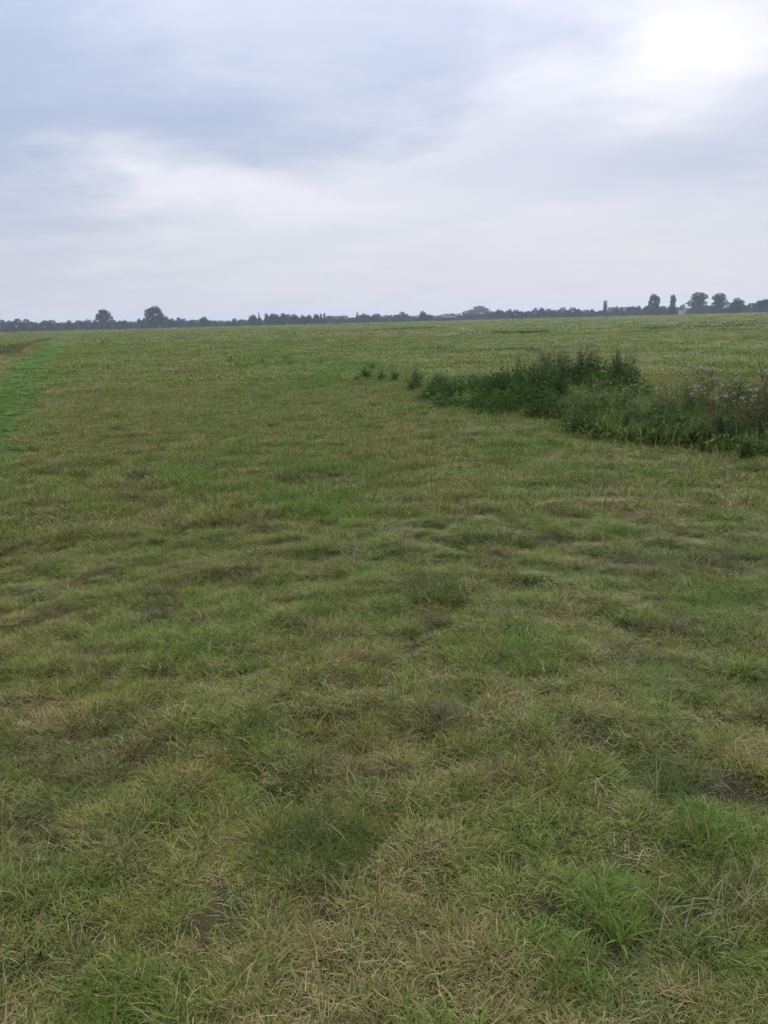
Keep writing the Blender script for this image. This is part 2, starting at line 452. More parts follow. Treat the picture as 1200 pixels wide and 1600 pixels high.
def gn_scatter(name, coll, x, y, z, rz, sx, sz, idx, extra, tilt=None, **props):
    n = len(x)
    me = bpy.data.meshes.new(name); me.vertices.add(n)
    me.vertices.foreach_set('co', np.column_stack([x, y, z]).astype(np.float32).ravel())
    rot = np.column_stack([RNG.normal(size=n) * 0.10, RNG.normal(size=n) * 0.10, rz]).astype(np.float32)
    at = me.attributes.new('rot', 'FLOAT_VECTOR', 'POINT'); at.data.foreach_set('vector', rot.ravel())
    at = me.attributes.new('scl', 'FLOAT_VECTOR', 'POINT'); at.data.foreach_set('vector', np.column_stack([sx, sx, sz]).astype(np.float32).ravel())
    at = me.attributes.new('pick', 'INT', 'POINT'); at.data.foreach_set('value', idx.astype(np.int32))
    for k, v in extra.items():
        at = me.attributes.new(k, 'FLOAT', 'POINT'); at.data.foreach_set('value', np.asarray(v, np.float32))
    o = ob(name, me, None, **props)
    g = bpy.data.node_groups.new(name, 'GeometryNodeTree')
    g.interface.new_socket('Geometry', in_out='INPUT', socket_type='NodeSocketGeometry')
    g.interface.new_socket('Geometry', in_out='OUTPUT', socket_type='NodeSocketGeometry')
    gi = g.nodes.new('NodeGroupInput'); go = g.nodes.new('NodeGroupOutput')
    ip = g.nodes.new('GeometryNodeInstanceOnPoints'); ci = g.nodes.new('GeometryNodeCollectionInfo')
    ci.inputs['Collection'].default_value = coll; ci.inputs['Separate Children'].default_value = True
    ci.inputs['Reset Children'].default_value = True
    ip.inputs['Pick Instance'].default_value = True
    def na(nm, ty):
        q = g.nodes.new('GeometryNodeInputNamedAttribute'); q.data_type = ty; q.inputs[0].default_value = nm; return q.outputs['Attribute']
    g.links.new(gi.outputs[0], ip.inputs['Points']); g.links.new(ci.outputs[0], ip.inputs['Instance'])
    g.links.new(na('pick', 'INT'), ip.inputs['Instance Index'])
    g.links.new(na('rot', 'FLOAT_VECTOR'), ip.inputs['Rotation']); g.links.new(na('scl', 'FLOAT_VECTOR'), ip.inputs['Scale'])
    g.links.new(ip.outputs[0], go.inputs[0])
    md = o.modifiers.new('scatter', 'NODES'); md.node_group = g
    return o
def wedge(n, r0, r1, half=R(36)):             # even density over a sector in front of the camera
    r = np.sqrt(RNG.uniform(r0 * r0, r1 * r1, n)); a = RNG.uniform(-half, half, n)
    return r * np.sin(a), r * np.cos(a)

protos_near = [tuft(130, 0.085, .022, .065, .0016, .0032, (.2, 1.35), (.3, 1.8), 4) for _ in range(6)] + [tuft(120, 0.075, .03, .095, .0017, .0034, (0.1, 1.2), (.4, 1.9)) for _ in range(4)]
protos_lit = [litter(14, 0.10) for _ in range(4)]
protos_mid = [tuft(80, 0.15, .03, .10, .0035, .0075, (.15, 1.3), seg=3) for _ in range(8)]
protos_far = [tuft(110, 0.45, .05, .13, .013, .026, (.5, 1.45), seg=2) for _ in range(6)]
protos_vfar = [tuft(120, 1.6, .07, .18, .06, .11, (.6, 1.45), seg=2) for _ in range(5)]
for me in protos_far + protos_vfar:           # one blade here stands for several, so it carries their mean colour
    for nm, lo, k in (('rnd', .22, .56), ('rnd2', .22, .78)):
        q = np.empty(len(me.vertices), np.float32); me.attributes[nm].data.foreach_get('value', q)
        me.attributes[nm].data.foreach_set('value', lo + k * q)
C_NEAR = proto_collection('near_tuft', protos_near, M_GRASS)
C_LIT = proto_collection('litter', protos_lit, M_GRASS)
C_MID = proto_collection('mid_tuft', protos_mid, M_GRASS)
C_FAR = proto_collection('far_tuft', protos_far, M_GRASS)
C_VFAR = proto_collection('distant_tuft', protos_vfar, M_GRASS)

def scatter_zone(name, coll, nproto, x, y, base_scale, label, thin=0.0, seed=0):
    lush, dry, bare, onp = tint(x, y)
    keep = RNG.random(len(x)) > thin * bare
    x, y, lush, dry, bare, onp = [v[keep] for v in (x, y, lush, dry, bare, onp)]
    hgt = (0.25 + 1.4 * fbm(x, y, 0.16, 2, 83, .6)) * RNG.uniform(.65, 1.4, len(x)) + 0.5 * (fbm(x, y, 2.6, 2, 89) - .5) + 0.45 * np.clip(lush, 0, 1)
    clump = np.clip(fbm(x, y, 2.2, 3, 101) - .56, 0, 1) * 5 * sstep(14, 30, np.hypot(x, y))
    lush = np.clip(lush + .3 * clump, 0, 1)
    hgt = np.clip(hgt * (1 - 0.2 * bare) * (1 + clump), 0.3, 2.6) * (1 - 0.6 * onp)
    n = len(x)
    dry = np.clip(dry + RNG.normal(size=n) * .13 * (1 - onp), .02, .9); lush = np.clip(lush + RNG.normal(size=n) * .16, 0, 1)
    s = base_scale * RNG.uniform(.8, 1.25, n) * (0.7 + 0.3 * hgt)
    o = gn_scatter(name, coll, x, y, height(x, y), RNG.uniform(0, 6.283, n), s, s * hgt ** .8, RNG.integers(0, nproto, n),
                   dict(lush=lush, dry=dry, bare=bare, var=np.clip(0.5 + 2.2 * (fbm(x, y, 0.24, 3, 97, .6) - .5) + RNG.normal(size=n) * .28, 0, 1)), kind='stuff', label=label, category='grass')
    return o

# ground right around and in front of the camera
def box_pts(n, x0, x1, y0, y1):
    return RNG.uniform(x0, x1, n), RNG.uniform(y0, y1, n)
x, y = wedge(16000, 0.2, 7.0, R(42)); x2, y2 = box_pts(1400, -2.2, 2.2, -0.8, 1.4)
scatter_zone('pasture_grass', C_NEAR, 10, np.concatenate([x, x2]), np.concatenate([y, y2]), 0.80, 'short matted pasture grass underfoot, green mixed with straw')
x, y = wedge(1500, 0.3, 7.0, R(42))
lu, dr, ba, on = tint(x, y); k = RNG.random(len(x)) < np.clip(0.05 + dr, 0, 1); x, y = x[k], y[k]; n = len(x)
gn_scatter('dry_grass_litter', C_LIT, x, y, height(x, y) + 0.025, RNG.uniform(0, 6.28, n), RNG.uniform(.7, 1.3, n), RNG.uniform(.7, 1.2, n),
           RNG.integers(0, 4, n), dict(lush=np.zeros(n), dry=np.full(n, 1.3), bare=ba[k] * .5, var=RNG.random(n)), kind='stuff',
           label='loose straw-coloured dead grass stems lying on the pasture', category='dry grass')
x, y = wedge(70000, 6.5, 24.0)
scatter_zone('pasture_grass', C_MID, 8, x, y, 0.82, 'cropped pasture grass in the middle of the meadow')
x, y = wedge(64000, 22.0, 85.0)
scatter_zone('pasture_grass', C_FAR, 6, x, y, 1.0, 'olive pasture grass in the far half of the meadow', 0.2)
x, y = wedge(30000, 80.0, 330.0)
scatter_zone('pasture_grass', C_VFAR, 5, x, y, 1.0, 'distant meadow grass beyond the weed patch', 0.2)
x, y = wedge(24000, 320.0, 640.0)
scatter_zone('pasture_grass', C_VFAR, 5, x, y, 2.0, 'faraway grass running up to the tree line', 0.1)
#PART2
# ------------------------------------------------------------------ fields beyond the meadow
M_FGREEN = field_material('far_pasture_green', (0.060, 0.105, 0.025), (0.085, 0.130, 0.034), 0.08)
M_FREED = field_material('reed_stubble', (0.085, 0.070, 0.038), (0.15, 0.12, 0.07), 0.3)
M_FPALE = field_material('pale_hay_field', (0.10, 0.125, 0.055), (0.15, 0.165, 0.085), 0.1)
M_FDARK = field_material('dark_ditch_bank', (0.035, 0.045, 0.018), (0.07, 0.075, 0.03), 0.6)
sheet('field', [(840, 500.5), (1330, 487), (1330, 494.5), (1120, 499), (900, 504.5)], M_FGREEN, 0.03)
sheet('field', [(505, 507.5), (700, 503.5), (760, 503), (640, 509), (505, 512.5)], M_FGREEN, 0.03)
sheet('field', [(970, 505), (1330, 496), (1330, 504), (1130, 508.5), (1000, 509)], M_FREED, 0.035)
sheet('field', [(110, 520.5), (300, 515.5), (480, 511.2), (480, 513), (300, 518), (120, 523)], M_FPALE, 0.03)

# ------------------------------------------------------------------ far tree line
M_BARK = mat('tree_bark'); b = NB(M_BARK); b.solid(b.mix(b.noise(4, 4, 0.6), (0.05, 0.042, 0.032), (0.11, 0.095, 0.075)), 0.9)
M_LEAF_A = leaf_material('oak_foliage', (0.030, 0.036, 0.018), (0.070, 0.074, 0.034), 0.2, hue=(0.070, 0.062, 0.034))
M_LEAF_B = leaf_material('dark_foliage', (0.022, 0.030, 0.017), (0.050, 0.060, 0.030), 0.2, hue=(0.036, 0.045, 0.028))
M_LEAF_C = leaf_material('brownish_foliage', (0.045, 0.045, 0.022), (0.10, 0.092, 0.045), 0.2, hue=(0.10, 0.085, 0.045))

def crown_mesh(lobes, n, size, hollow=0.35):
    a = Acc(); tot = sum(l[3] * l[4] * l[5] for l in lobes)
    for (cx, cy, cz, rx, ry, rz) in lobes:
        k = max(12, int(n * rx * ry * rz / tot))
        for _ in range(k):
            d = RNG.normal(size=3); d /= np.linalg.norm(d)
            rad = (hollow + (1 - hollow) * RNG.random() ** 0.6) * RNG.uniform(.85, 1.12)
            a.quad(np.array([cx, cy, cz]) + d * rad * np.array([rx, ry, rz]), size)
    return a.mesh('crown')
def trunk_mesh(h, r0, tips):
    a = Acc()
    a.tube([(0, 0, -0.5), (0.02, 0, h * .25), (0.05, 0.03, h * .5), (0.02, 0.0, h * .8)], [r0 * 1.25, r0, r0 * .75, r0 * .35], 7)
    for (x, y, z) in tips:
        z0 = h * RNG.uniform(.28, .5)
        a.tube([(0.03, 0.01, z0), (x * .45, y * .45, z0 + (z - z0) * .45), (x, y, z)], [r0 * .45, r0 * .3, r0 * .12], 5)
    return a.mesh('trunk', True)
PROTO = {}
def tree_proto(kind, lobes, n, size, th, tr, leaf):
    tips = [(l[0], l[1], l[2]) for l in lobes if abs(l[0]) + abs(l[1]) > 0.05]
    PROTO[kind] = (trunk_mesh(th, tr, tips), crown_mesh(lobes, n, size), leaf)
def lob(n, rr, z0, z1, s0, s1, top=1.0):
    o = []
    for i in range(n):
        p = i * 2.4 + RNG.uniform(-.4, .4); z = z0 + (z1 - z0) * ((i * 0.7549 + .3) % 1.0)
        q = rr * (1 - (z - z0) / (z1 - z0) * (1 - top)) * RNG.uniform(.6, 1.0); s = RNG.uniform(.7 * s0, 1.12 * s1)
        o.append((q * math.cos(p), q * math.sin(p), z, s, s, s * .8))
    return o
# every prototype is 10 m high and about 10 m wide before scaling
tree_proto('open_round', lob(15, 3.5, 4.6, 8.4, 1.2, 1.7, .4) + [(0, 0, 8.5, 1.9, 1.9, 1.2), (.3, .2, 6.6, 1.6, 1.6, 1.3)], 1600, .62, 8.0, .34, M_LEAF_A)
tree_proto('broad', lob(16, 4.0, 2.6, 8.3, 1.4, 2.0, .3) + [(0, 0, 8.2, 1.9, 1.9, 1.5)], 2000, .65, 7.5, .40, M_LEAF_A)
tree_proto('dense', lob(15, 3.5, 1.2, 7.8, 1.7, 2.3, .3) + [(0, 0, 7.6, 2.0, 2.0, 2.0)], 1900, .7, 7.0, .34, M_LEAF_B)
tree_proto('column', [(RNG.normal() * .22, RNG.normal() * .22, 1.3 + .75 * i, 1.15 * (1 - .05 * i) * RNG.uniform(.85, 1.15), 1.05, .95) for i in range(11)], 1300, .5, 8.5, .22, M_LEAF_B)
tree_proto('spire', [(0, 0, 1.2 + .85 * i, 2.6 * (1 - i / 11), 2.6 * (1 - i / 11), .65) for i in range(10)], 1200, .5, 9.4, .25, M_LEAF_B)
tree_proto('bush', lob(16, 4.6, 0.9, 6.8, 1.9, 2.7, .7) + [(0, 0, 7.3, 2.4, 2.4, 2.2)], 2000, .85, 5.5, .25, M_LEAF_B)
def proj_top(px, py, D):                      # height of a sight line at horizontal distance D
    v = ray(px, py); return CAM_H + D * v.z / math.hypot(v.x, v.y)
def base_y(px): return 519.0 - 0.0268 * px
def at_dist(px, D):
    v = ray(px, base_y(px)); h_ = math.hypot(v.x, v.y); return v.x / h_ * D, v.y / h_ * D
def far_tree(kind, x0, x1, ytop, D, label, group=None, leaf=None, name='tree', fill=1.0):
    pc = (x0 + x1) / 2
    x, y = at_dist(pc, D)
    H = proj_top(pc, ytop, D); W = (x1 - x0) / F * D * 1.0 / max(.9, math.cos(math.atan2(x, y)))
    wid = {'column': 3.2, 'spire': 5.4, 'open_round': 9.0, 'broad': 10.0, 'dense': 9.6, 'bush': 11.0}[kind]
    tm, cm, lf = PROTO[kind]
    r_ = empty(name, (x, y, float(height(x, y)) - .1), RNG.uniform(0, 6.28), (W / wid, W / wid, H / 9.9), label=label, category='tree')
    if group: r_['group'] = group
    if name == 'shrub': r_['category'] = 'shrub'
    ob('trunk', tm, M_BARK, r_)
    o = ob('crown', cm, lf, r_)
    if leaf is not None: o.material_slots[0].link = 'OBJECT'; o.material_slots[0].material = leaf
    return r_
T = far_tree
T('open_round', 149, 179, 481.5, 620, 'lone round-headed tree with bare trunk showing above the hedge, near the green path', leaf=M_LEAF_C)
T('broad', 224, 266, 476.5, 600, 'largest broad-crowned oak-like tree rising above the low belt by the green path')
T('dense', 309, 331, 493.5, 640, 'small dome-shaped tree standing in the gap right of the broad oak-like tree')
T('dense', 391, 403, 490, 620, 'dark tree beside the thin pointed conifer')
T('spire', 402, 409, 484.5, 622, 'thin pointed dark conifer poking above its neighbours')
T('column', 413, 422, 489, 615, 'narrow upright dark tree beside the pointed conifer')
for x0, x1, yt in ((418, 436, 488.5), (435, 451, 488), (452, 467, 489.5), (468, 478, 491), (477, 490, 490.5), (488, 500, 489.5)):
    T('dense', x0 - 3, x1 + 3, yt, 610, 'dark round tree in the close row of dark trees', 'row of dark trees beside the red-brown roof')
T('column', 499, 505, 489, 610, 'narrow tree closing the row of dark trees', 'narrow trees closing the dark row')
T('column', 504, 510, 488.5, 610, 'narrow tree closing the row of dark trees', 'narrow trees closing the dark row')
T('spire', 553, 564, 485, 640, 'pointed tree at the clump beside the red-brown roof')
T('dense', 560, 578, 488.5, 650, 'round tree joined to the pointed tree by the red-brown roof')
T('dense', 574, 594, 491, 655, 'low round tree at the end of the clump by the red-brown roof')
T('dense', 651, 669, 484.5, 640, 'lone small round tree standing above the low middle of the tree line')
T('bush', 724, 775, 476, 1000, 'wide pale blue-grey rounded tree mass farther off than the rest', leaf=M_LEAF_A)
T('dense', 768, 790, 482, 690, 'round tree at the foot of the wide pale tree mass')
T('column', 793, 802, 482, 660, 'narrow dark tree standing in the gap beside the pale tree mass')
T('column', 940, 949, 468.5, 700, 'tall thin pointed poplar near the brick houses')
T('broad', 1007, 1032, 457.5, 620, 'tall squarish tree beside the slim poplar', leaf=M_LEAF_C)
T('column', 1044, 1056, 459.5, 620, 'slim poplar between the squarish tree and the open-crowned trees')
T('open_round', 1073, 1107, 455, 600, 'wide open-crowned tree with trunk showing, larger of the pair by the white house', leaf=M_LEAF_C)
T('open_round', 1109, 1137, 456.5, 600, 'open-crowned tree with trunk showing, smaller of the pair by the white house', leaf=M_LEAF_C)
T('dense', 1137, 1163, 464, 600, 'dome-shaped dark tree next to the pair of open-crowned trees')
T('broad', 1180, 1216, 466, 600, 'broad dark tree beyond the field posts')
# the low belt between them
prof = [(-150, 501), (0, 500.5), (20, 499.5), (45, 502), (62, 500), (85, 500), (104, 499), (115, 497), (128, 500), (140, 498), (165, 499), (193, 499.5), (212, 500), (270, 496), (287, 497),
        (300, 500), (340, 500), (355, 497), (375, 496), (388, 494), (515, 495), (545, 494), (600, 491.5), (625, 490.5), (650, 492), (675, 491.5), (695, 494), (704, 490.5), (722, 490), (785, 484.5),
        (808, 483.5), (820, 482), (840, 482.5), (852, 484.5), (880, 483), (900, 482.5), (930, 484), (960, 480), (1000, 477), (1040, 476), (1065, 477), (1120, 476), (1165, 474), (1200, 472), (1350, 468)]
PX = [p[0] for p in prof]; PY = [p[1] for p in prof]
SEG = [(148, 'leading up to the lone round-headed tree'), (225, 'between the round-headed tree and the broad oak-like tree'), (310, 'next to the broad oak-like tree'),
       (390, 'between the dome-shaped tree and the pointed conifer'), (510, 'behind the close row of dark trees'), (600, 'around the house with the red-brown roof'),
       (700, 'around the lone small round tree'), (800, 'at the foot of the wide pale tree mass'), (940, 'between the pale tree mass and the thin poplar'),
       (1005, 'around the brick houses'), (1075, 'behind the squarish tree and slim poplar'), (1170, 'behind the pair of open-crowned trees'), (9999, 'beyond the field posts')]
def where(px): return next(t for lim, t in SEG if px < lim)
xx = -140.0
while xx < 1345:
    wd = RNG.uniform(10, 24)
    yt = float(np.interp(xx + wd / 2, PX, PY)) + float(np.clip(RNG.normal() * 2.6 - 0.8, -5, 4))
    Dd = RNG.uniform(640, 760)
    far_tree(RNG.choice(['bush', 'dense', 'bush', 'bush']), xx, xx + wd * 1.15, yt, Dd,
             'low blue-grey belt tree ' + where(xx + wd / 2), 'low belt trees ' + where(xx + wd / 2), leaf=[None, M_LEAF_B, M_LEAF_A][int(RNG.integers(0, 3))])
    xx += wd * RNG.uniform(.5, .8)
# bushy undergrowth filling the belt's foot, too far to tell plants apart
a = Acc()
for px in np.arange(-160, 1360, 0.55):
    D0 = RNG.uniform(770, 830); x, y = at_dist(px, D0)
    top = 4.0 + 4.0 * vnoise(np.array([px / 14.0]), np.array([0.5]), 5)[0]
    for _ in range(7):
        a.quad(np.array([x + RNG.normal() * .6, y + RNG.normal() * 2, RNG.uniform(.1, top)]), 1.7)
ob('hedge_undergrowth', a.mesh('hedge_undergrowth'), M_LEAF_B, kind='stuff', label='dark bushy undergrowth closing the foot of the far tree belt', category='hedge')

# ------------------------------------------------------------------ far houses
def box(a, x0, x1, y0, y1, z0, z1):
    v = np.array([(x, y, z) for z in (z0, z1) for y in (y0, y1) for x in (x0, x1)], float)
    a.add(v, np.array([[0, 2, 3, 1], [4, 5, 7, 6], [0, 1, 5, 4], [2, 6, 7, 3], [0, 4, 6, 2], [1, 3, 7, 5]]), RNG.random(), 0.5, np.zeros(8))
def gable_roof(a, w_, d_, z0, h_, ov=.4):
    w2, d2 = w_ / 2 + ov, d_ / 2 + ov
    v = np.array([(-w2, -d2, z0), (w2, -d2, z0), (w2, 0, z0 + h_), (-w2, 0, z0 + h_), (-w2, d2, z0), (w2, d2, z0)], float)
    a.add(v, np.array([[0, 1, 2, 3], [3, 2, 5, 4], [0, 4, 5, 1], [0, 3, 4, 4], [1, 5, 2, 2]])[:3], .5, .5, np.zeros(6))
    a.add(v[[0, 3, 4, 4]] + np.array([[.0, 0, 0]]), np.array([[0, 1, 2, 3]]), .5, .5, np.zeros(4))
    a.add(v[[1, 5, 2, 2]], np.array([[0, 1, 2, 3]]), .5, .5, np.zeros(4))
def flat_mat(name, c1, c2, sc=3.0, rough=.85):
    m = mat(name); b = NB(m); b.solid(b.mix(b.noise(sc, 4, .6), c1, c2), rough); return m
M_BRICK = flat_mat('far_brick', (0.11, 0.07, 0.055), (0.16, 0.105, 0.08)); M_ROOF = flat_mat('clay_roof', (0.13, 0.085, 0.07), (0.19, 0.125, 0.10))
M_WHITE = flat_mat('white_render', (0.42, 0.42, 0.41), (0.52, 0.52, 0.50)); M_SLATE = flat_mat('grey_roof', (0.10, 0.10, 0.11), (0.16, 0.16, 0.17))
M_PANE = flat_mat('far_window', (0.03, 0.035, 0.04), (0.06, 0.065, 0.07), 1, .2)
def house(px, wpx, ytop, D, wm, rm, label, rz=0.0):
    x, y = at_dist(px, D); H = proj_top(px, ytop, D); W = wpx / F * D; dp = min(9.0, W * .7); eave = H * .52
    r_ = empty('house', (x, y, 0), -math.atan2(x, y) + rz, 1.0, label=label, category='house')
    a = Acc(); box(a, -W / 2, W / 2, -dp / 2, dp / 2, -.3, eave); wl = ob('wall', a.mesh('wall'), wm, r_)
    a = Acc(); gable_roof(a, W, dp, eave + .004, H - eave); rf = ob('roof', a.mesh('roof'), rm, r_)
    a = Acc(); box(a, W * .3, W * .3 + .8, -.4, .4, H - .8, H + .9); ob('chimney', a.mesh('chimney'), M_BRICK, rf)
    for k in range(max(2, int(W / 4))):
        wx = -W / 2 + (k + .5) * W / max(2, int(W / 4))
        a = Acc(); box(a, wx - .6, wx + .6, -dp / 2 - .05, -dp / 2 + .1, eave * .3, eave * .75); ob('window', a.mesh('window'), M_PANE, r_)
house(527, 32, 493.5, 790, M_BRICK, M_ROOF, 'long low house with a red-brown roof at the end of the dark tree row')
house(958, 15, 480, 690, M_BRICK, M_ROOF, 'small brick house with brown roof beside the thin pointed poplar', .4)
house(982, 18, 479.5, 780, M_BRICK, M_SLATE, 'brick house with grey roof near the tall squarish tree', -.3)
house(1066, 11, 476.5, 640, M_WHITE, M_SLATE, 'small white house beside the open-crowned trees', 1.2)
house(583, 11, 503.8, 520, M_WHITE, M_SLATE, 'tiny white shed on the bright green field', .2)

M_POST = flat_mat('weathered_post', (0.06, 0.05, 0.04), (0.12, 0.10, 0.08), 9)
def post(px, ybase, ytop, label):
    g = G(px, ybase); D = np.linalg.norm(g); H = proj_top(px, ytop, D)
    r_ = empty('field_post', (g[0], g[1], 0.0), RNG.uniform(0, 3), 1, label=label, category='post', group='field posts')
    a = Acc(); a.tube([(0, 0, -.3), (0.01, 0, H * .5), (0.03, 0, H * .96)], [.16, .15, .14], 8); ob('shaft', a.mesh('shaft', True), M_POST, r_)
    a = Acc(); a.tube([(0.03, 0, H * .955), (0.03, 0, H * .985), (0.03, 0, H)], [.145, .12, .03], 8); ob('cap', a.mesh('cap', True), M_POST, r_)
post(1136.5, 491.2, 482.5, 'dark wooden post in the bright field in front of the open-crowned trees')
post(1162.5, 490.4, 481.5, 'dark wooden post in the bright field in front of the dome-shaped dark tree')
post(576, 509.5, 501.0, 'dark wooden post beside the tiny white shed')

# ------------------------------------------------------------------ weeds
M_NET = leaf_material('nettle_leaves', (0.028, 0.060, 0.014), (0.085, 0.138, 0.034), .3, hue=(0.038, 0.076, 0.014))
M_THI = leaf_material('thistle_leaves', (0.050, 0.085, 0.022), (0.12, 0.16, 0.045), .3, hue=(0.095, 0.115, 0.035))
M_STEM = flat_mat('weed_stem', (0.045, 0.065, 0.02), (0.08, 0.095, 0.03), 20); M_STEMB = flat_mat('brown_weed_stem', (0.075, 0.065, 0.03), (0.13, 0.11, 0.055), 20)
M_FLUFF = flat_mat('thistle_down', (0.26, 0.245, 0.20), (0.42, 0.40, 0.33), 30); M_DOCK = flat_mat('dock_seed', (0.08, 0.055, 0.035), (0.14, 0.10, 0.06), 40)
M_WEED = leaf_material('low_weed_leaves', (0.062, 0.110, 0.024), (0.205, 0.260, 0.075), .3)
def nettle_meshes():
    st, lf = Acc(), Acc()
    for _ in range(int(RNG.integers(5, 8))):
        bx, by = RNG.normal(size=2) * .08; h_ = RNG.uniform(.55, 1.0); lx, ly = RNG.normal(size=2) * .10
        pts = np.array([(bx + lx * t * t, by + ly * t * t, h_ * t) for t in np.linspace(-.02, 1, 6)])
        st.tube(pts, np.linspace(.006, .002, 6), 5)
        nl = int(h_ / .055)
        for k in range(nl):
            t = .12 + .88 * k / nl; p = np.array([bx + lx * t * t, by + ly * t * t, h_ * t]); a0 = (k % 2) * 1.57 + RNG.uniform(-.3, .3)
            sz = .125 * (1.15 - .75 * t)
            for s_ in (0, math.pi):
                lf.leaf(p, (math.cos(a0 + s_), math.sin(a0 + s_), .15), (0, 0, 1), sz * RNG.uniform(.8, 1.3), sz * .62, .45)
    return st.mesh('stem', True), lf.mesh('leaves')
def thistle_meshes():
    st, lf, fl = Acc(), Acc(), Acc()
    for _ in range(int(RNG.integers(2, 4))):
        bx, by = RNG.normal(size=2) * .07; h_ = RNG.uniform(.7, 1.0); lx, ly = RNG.normal(size=2) * .12
        f = lambda t: np.array([bx + lx * t * t, by + ly * t * t, h_ * t])
        st.tube([f(t) for t in np.linspace(-.02, 1, 6)], np.linspace(.007, .003, 6), 5)
        tips = [f(1.0)]
        for k in range(int(RNG.integers(4, 7))):
            t = RNG.uniform(.55, .92); p = f(t); a0 = RNG.uniform(0, 6.28); q = p + np.array([math.cos(a0) * .13, math.sin(a0) * .13, RNG.uniform(.1, .2)])
            st.tube([p, (p + q) / 2 + (0, 0, -.01), q], [.003, .0025, .002], 4); tips.append(q)
        for k in range(22):
            t = RNG.uniform(.05, .9); a0 = RNG.uniform(0, 6.28)
            lf.leaf(f(t), (math.cos(a0), math.sin(a0), .25), (0, 0, 1), RNG.uniform(.09, .2) * (1.2 - .6 * t), .028, .5)
        for q in tips:
            if RNG.random() < .62: continue
            for k in range(16):
                d = RNG.normal(size=3); d /= np.linalg.norm(d); fl.quad(q + d * RNG.uniform(.006, .03) + (0, 0, .015), .02)
    return st.mesh('stem', True), lf.mesh('leaves'), fl.mesh('seed_heads')
def dock_meshes():
    st, lf, fl = Acc(), Acc(), Acc()
    for _ in range(3):
        bx, by = RNG.normal(size=2) * .04; h_ = RNG.uniform(.6, .95); lx, ly = RNG.normal(size=2) * .10
        f = lambda t: np.array([bx + lx * t, by + ly * t, h_ * t])
        st.tube([f(t) for t in np.linspace(-.02, 1, 5)], np.linspace(.006, .002, 5), 5)
        for k in range(150):
            t = .5 + .5 * RNG.random(); d = RNG.normal(size=3) * .022 * (1.25 - t); fl.quad(f(t) + d, .016)
    for k in range(14):
        a0 = RNG.uniform(0, 6.28); lf.leaf((0, 0, .02), (math.cos(a0), math.sin(a0), RNG.uniform(.3, 1.2)), (0, 0, 1), RNG.uniform(.16, .3), .07, .5)
    return st.mesh('stem', True), lf.mesh('leaves'), fl.mesh('seed_spike')
NETS = [nettle_meshes() for _ in range(5)]; THIS = [thistle_meshes() for _ in range(5)]; DOCKS = [dock_meshes() for _ in range(3)]
def plant(kind, x, y, sc, label, group=None):
    x += RNG.normal() * .22; y += RNG.normal() * .3
    sc *= float(.68 + .62 * fbm(np.array([x]), np.array([y]), .8, 2, 131)[0]) * RNG.uniform(.8, 1.2)
    src, nm, mats, names = {'nettle': (NETS, 'nettle', (M_STEM, M_NET), ('stem', 'leaves')),
                            'thistle': (THIS, 'thistle', (M_STEMB, M_THI, M_FLUFF), ('stem', 'leaves', 'seed_heads')),
                            'dock': (DOCKS, 'dock_plant', (M_STEMB, M_WEED, M_DOCK), ('stem', 'leaves', 'seed_spike'))}[kind]
    ms = src[int(RNG.integers(0, len(src)))]
    r_ = empty(nm, (x, y, float(height(x, y))), RNG.uniform(0, 6.28), (sc * RNG.uniform(1.0, 1.4) * (1.6 if sc < .5 else 1.15), sc * RNG.uniform(1.0, 1.4) * (1.6 if sc < .5 else 1.15), sc), label=label, category='weed')
    if group: r_['group'] = group
    for me, mt, n_ in zip(ms, mats, names): ob(n_, me, mt, r_)
def inside(p, poly):
    c = False; j = len(poly) - 1
    for i in range(len(poly)):
        if (poly[i][1] > p[1]) != (poly[j][1] > p[1]) and p[0] < (poly[j][0] - poly[i][0]) * (p[1] - poly[i][1]) / (poly[j][1] - poly[i][1]) + poly[i][0]: c = not c
        j = i
    return c
def fill(poly_px, n):
    poly = [tuple(G(*p)) for p in poly_px]; xs = [p[0] for p in poly]; ys = [p[1] for p in poly]; out = []
    while len(out) < n:
        p = (RNG.uniform(min(xs), max(xs)), RNG.uniform(min(ys), max(ys)))
        if inside(p, poly): out.append(p)
    return out
P_RIDGE = [(800, 612), (850, 600), (930, 600), (985, 596), (985, 604), (920, 618), (860, 640), (815, 640)]
P_LEFT = [(690, 622), (740, 615), (820, 618), (870, 650), (860, 662), (780, 646), (710, 640)]
P_FRONT = [(870, 652), (930, 655), (1010, 668), (1110, 690), (1210, 700), (1210, 716), (1090, 708), (980, 694), (900, 672)]
P_RIGHT = [(1010, 668), (1060, 652), (1130, 640), (1260, 640), (1260, 705), (1120, 695)]
P_MID = [(830, 622), (930, 612), (1010, 632), (1080, 640), (1020, 665), (930, 660), (870, 648)]
for x, y in fill(P_RIDGE, 55): plant('nettle', x, y, RNG.uniform(.62, .90), 'tall dark nettle stand on the ridge of the weed patch', 'tall nettles on the ridge')
for x, y in fill(P_LEFT, 42): plant('nettle', x, y, RNG.uniform(.35, .55), 'knee-high dark nettle at the narrow tip of the weed patch', 'knee-high nettles at the tip')
for x, y in fill(P_FRONT, 60): plant('nettle', x, y, RNG.uniform(.28, .48), 'short dark nettle along the mown edge of the weed patch', 'short nettles along the edge')
for x, y in fill(P_RIGHT, 30): plant('nettle', x, y, RNG.uniform(.4, .65), 'dark nettle growing among the fluffy thistles', 'nettles among the thistles')
for x, y in fill(P_RIGHT, 34): plant('thistle', x, y, RNG.uniform(.55, .85), 'thistle gone to pale fluffy seed in the weed patch', 'fluffy thistles')
for x, y in fill(P_MID, 14): plant('thistle', x, y, RNG.uniform(.3, .5), 'short thistle among light green weeds between the two dark clumps', 'short thistles between the clumps')
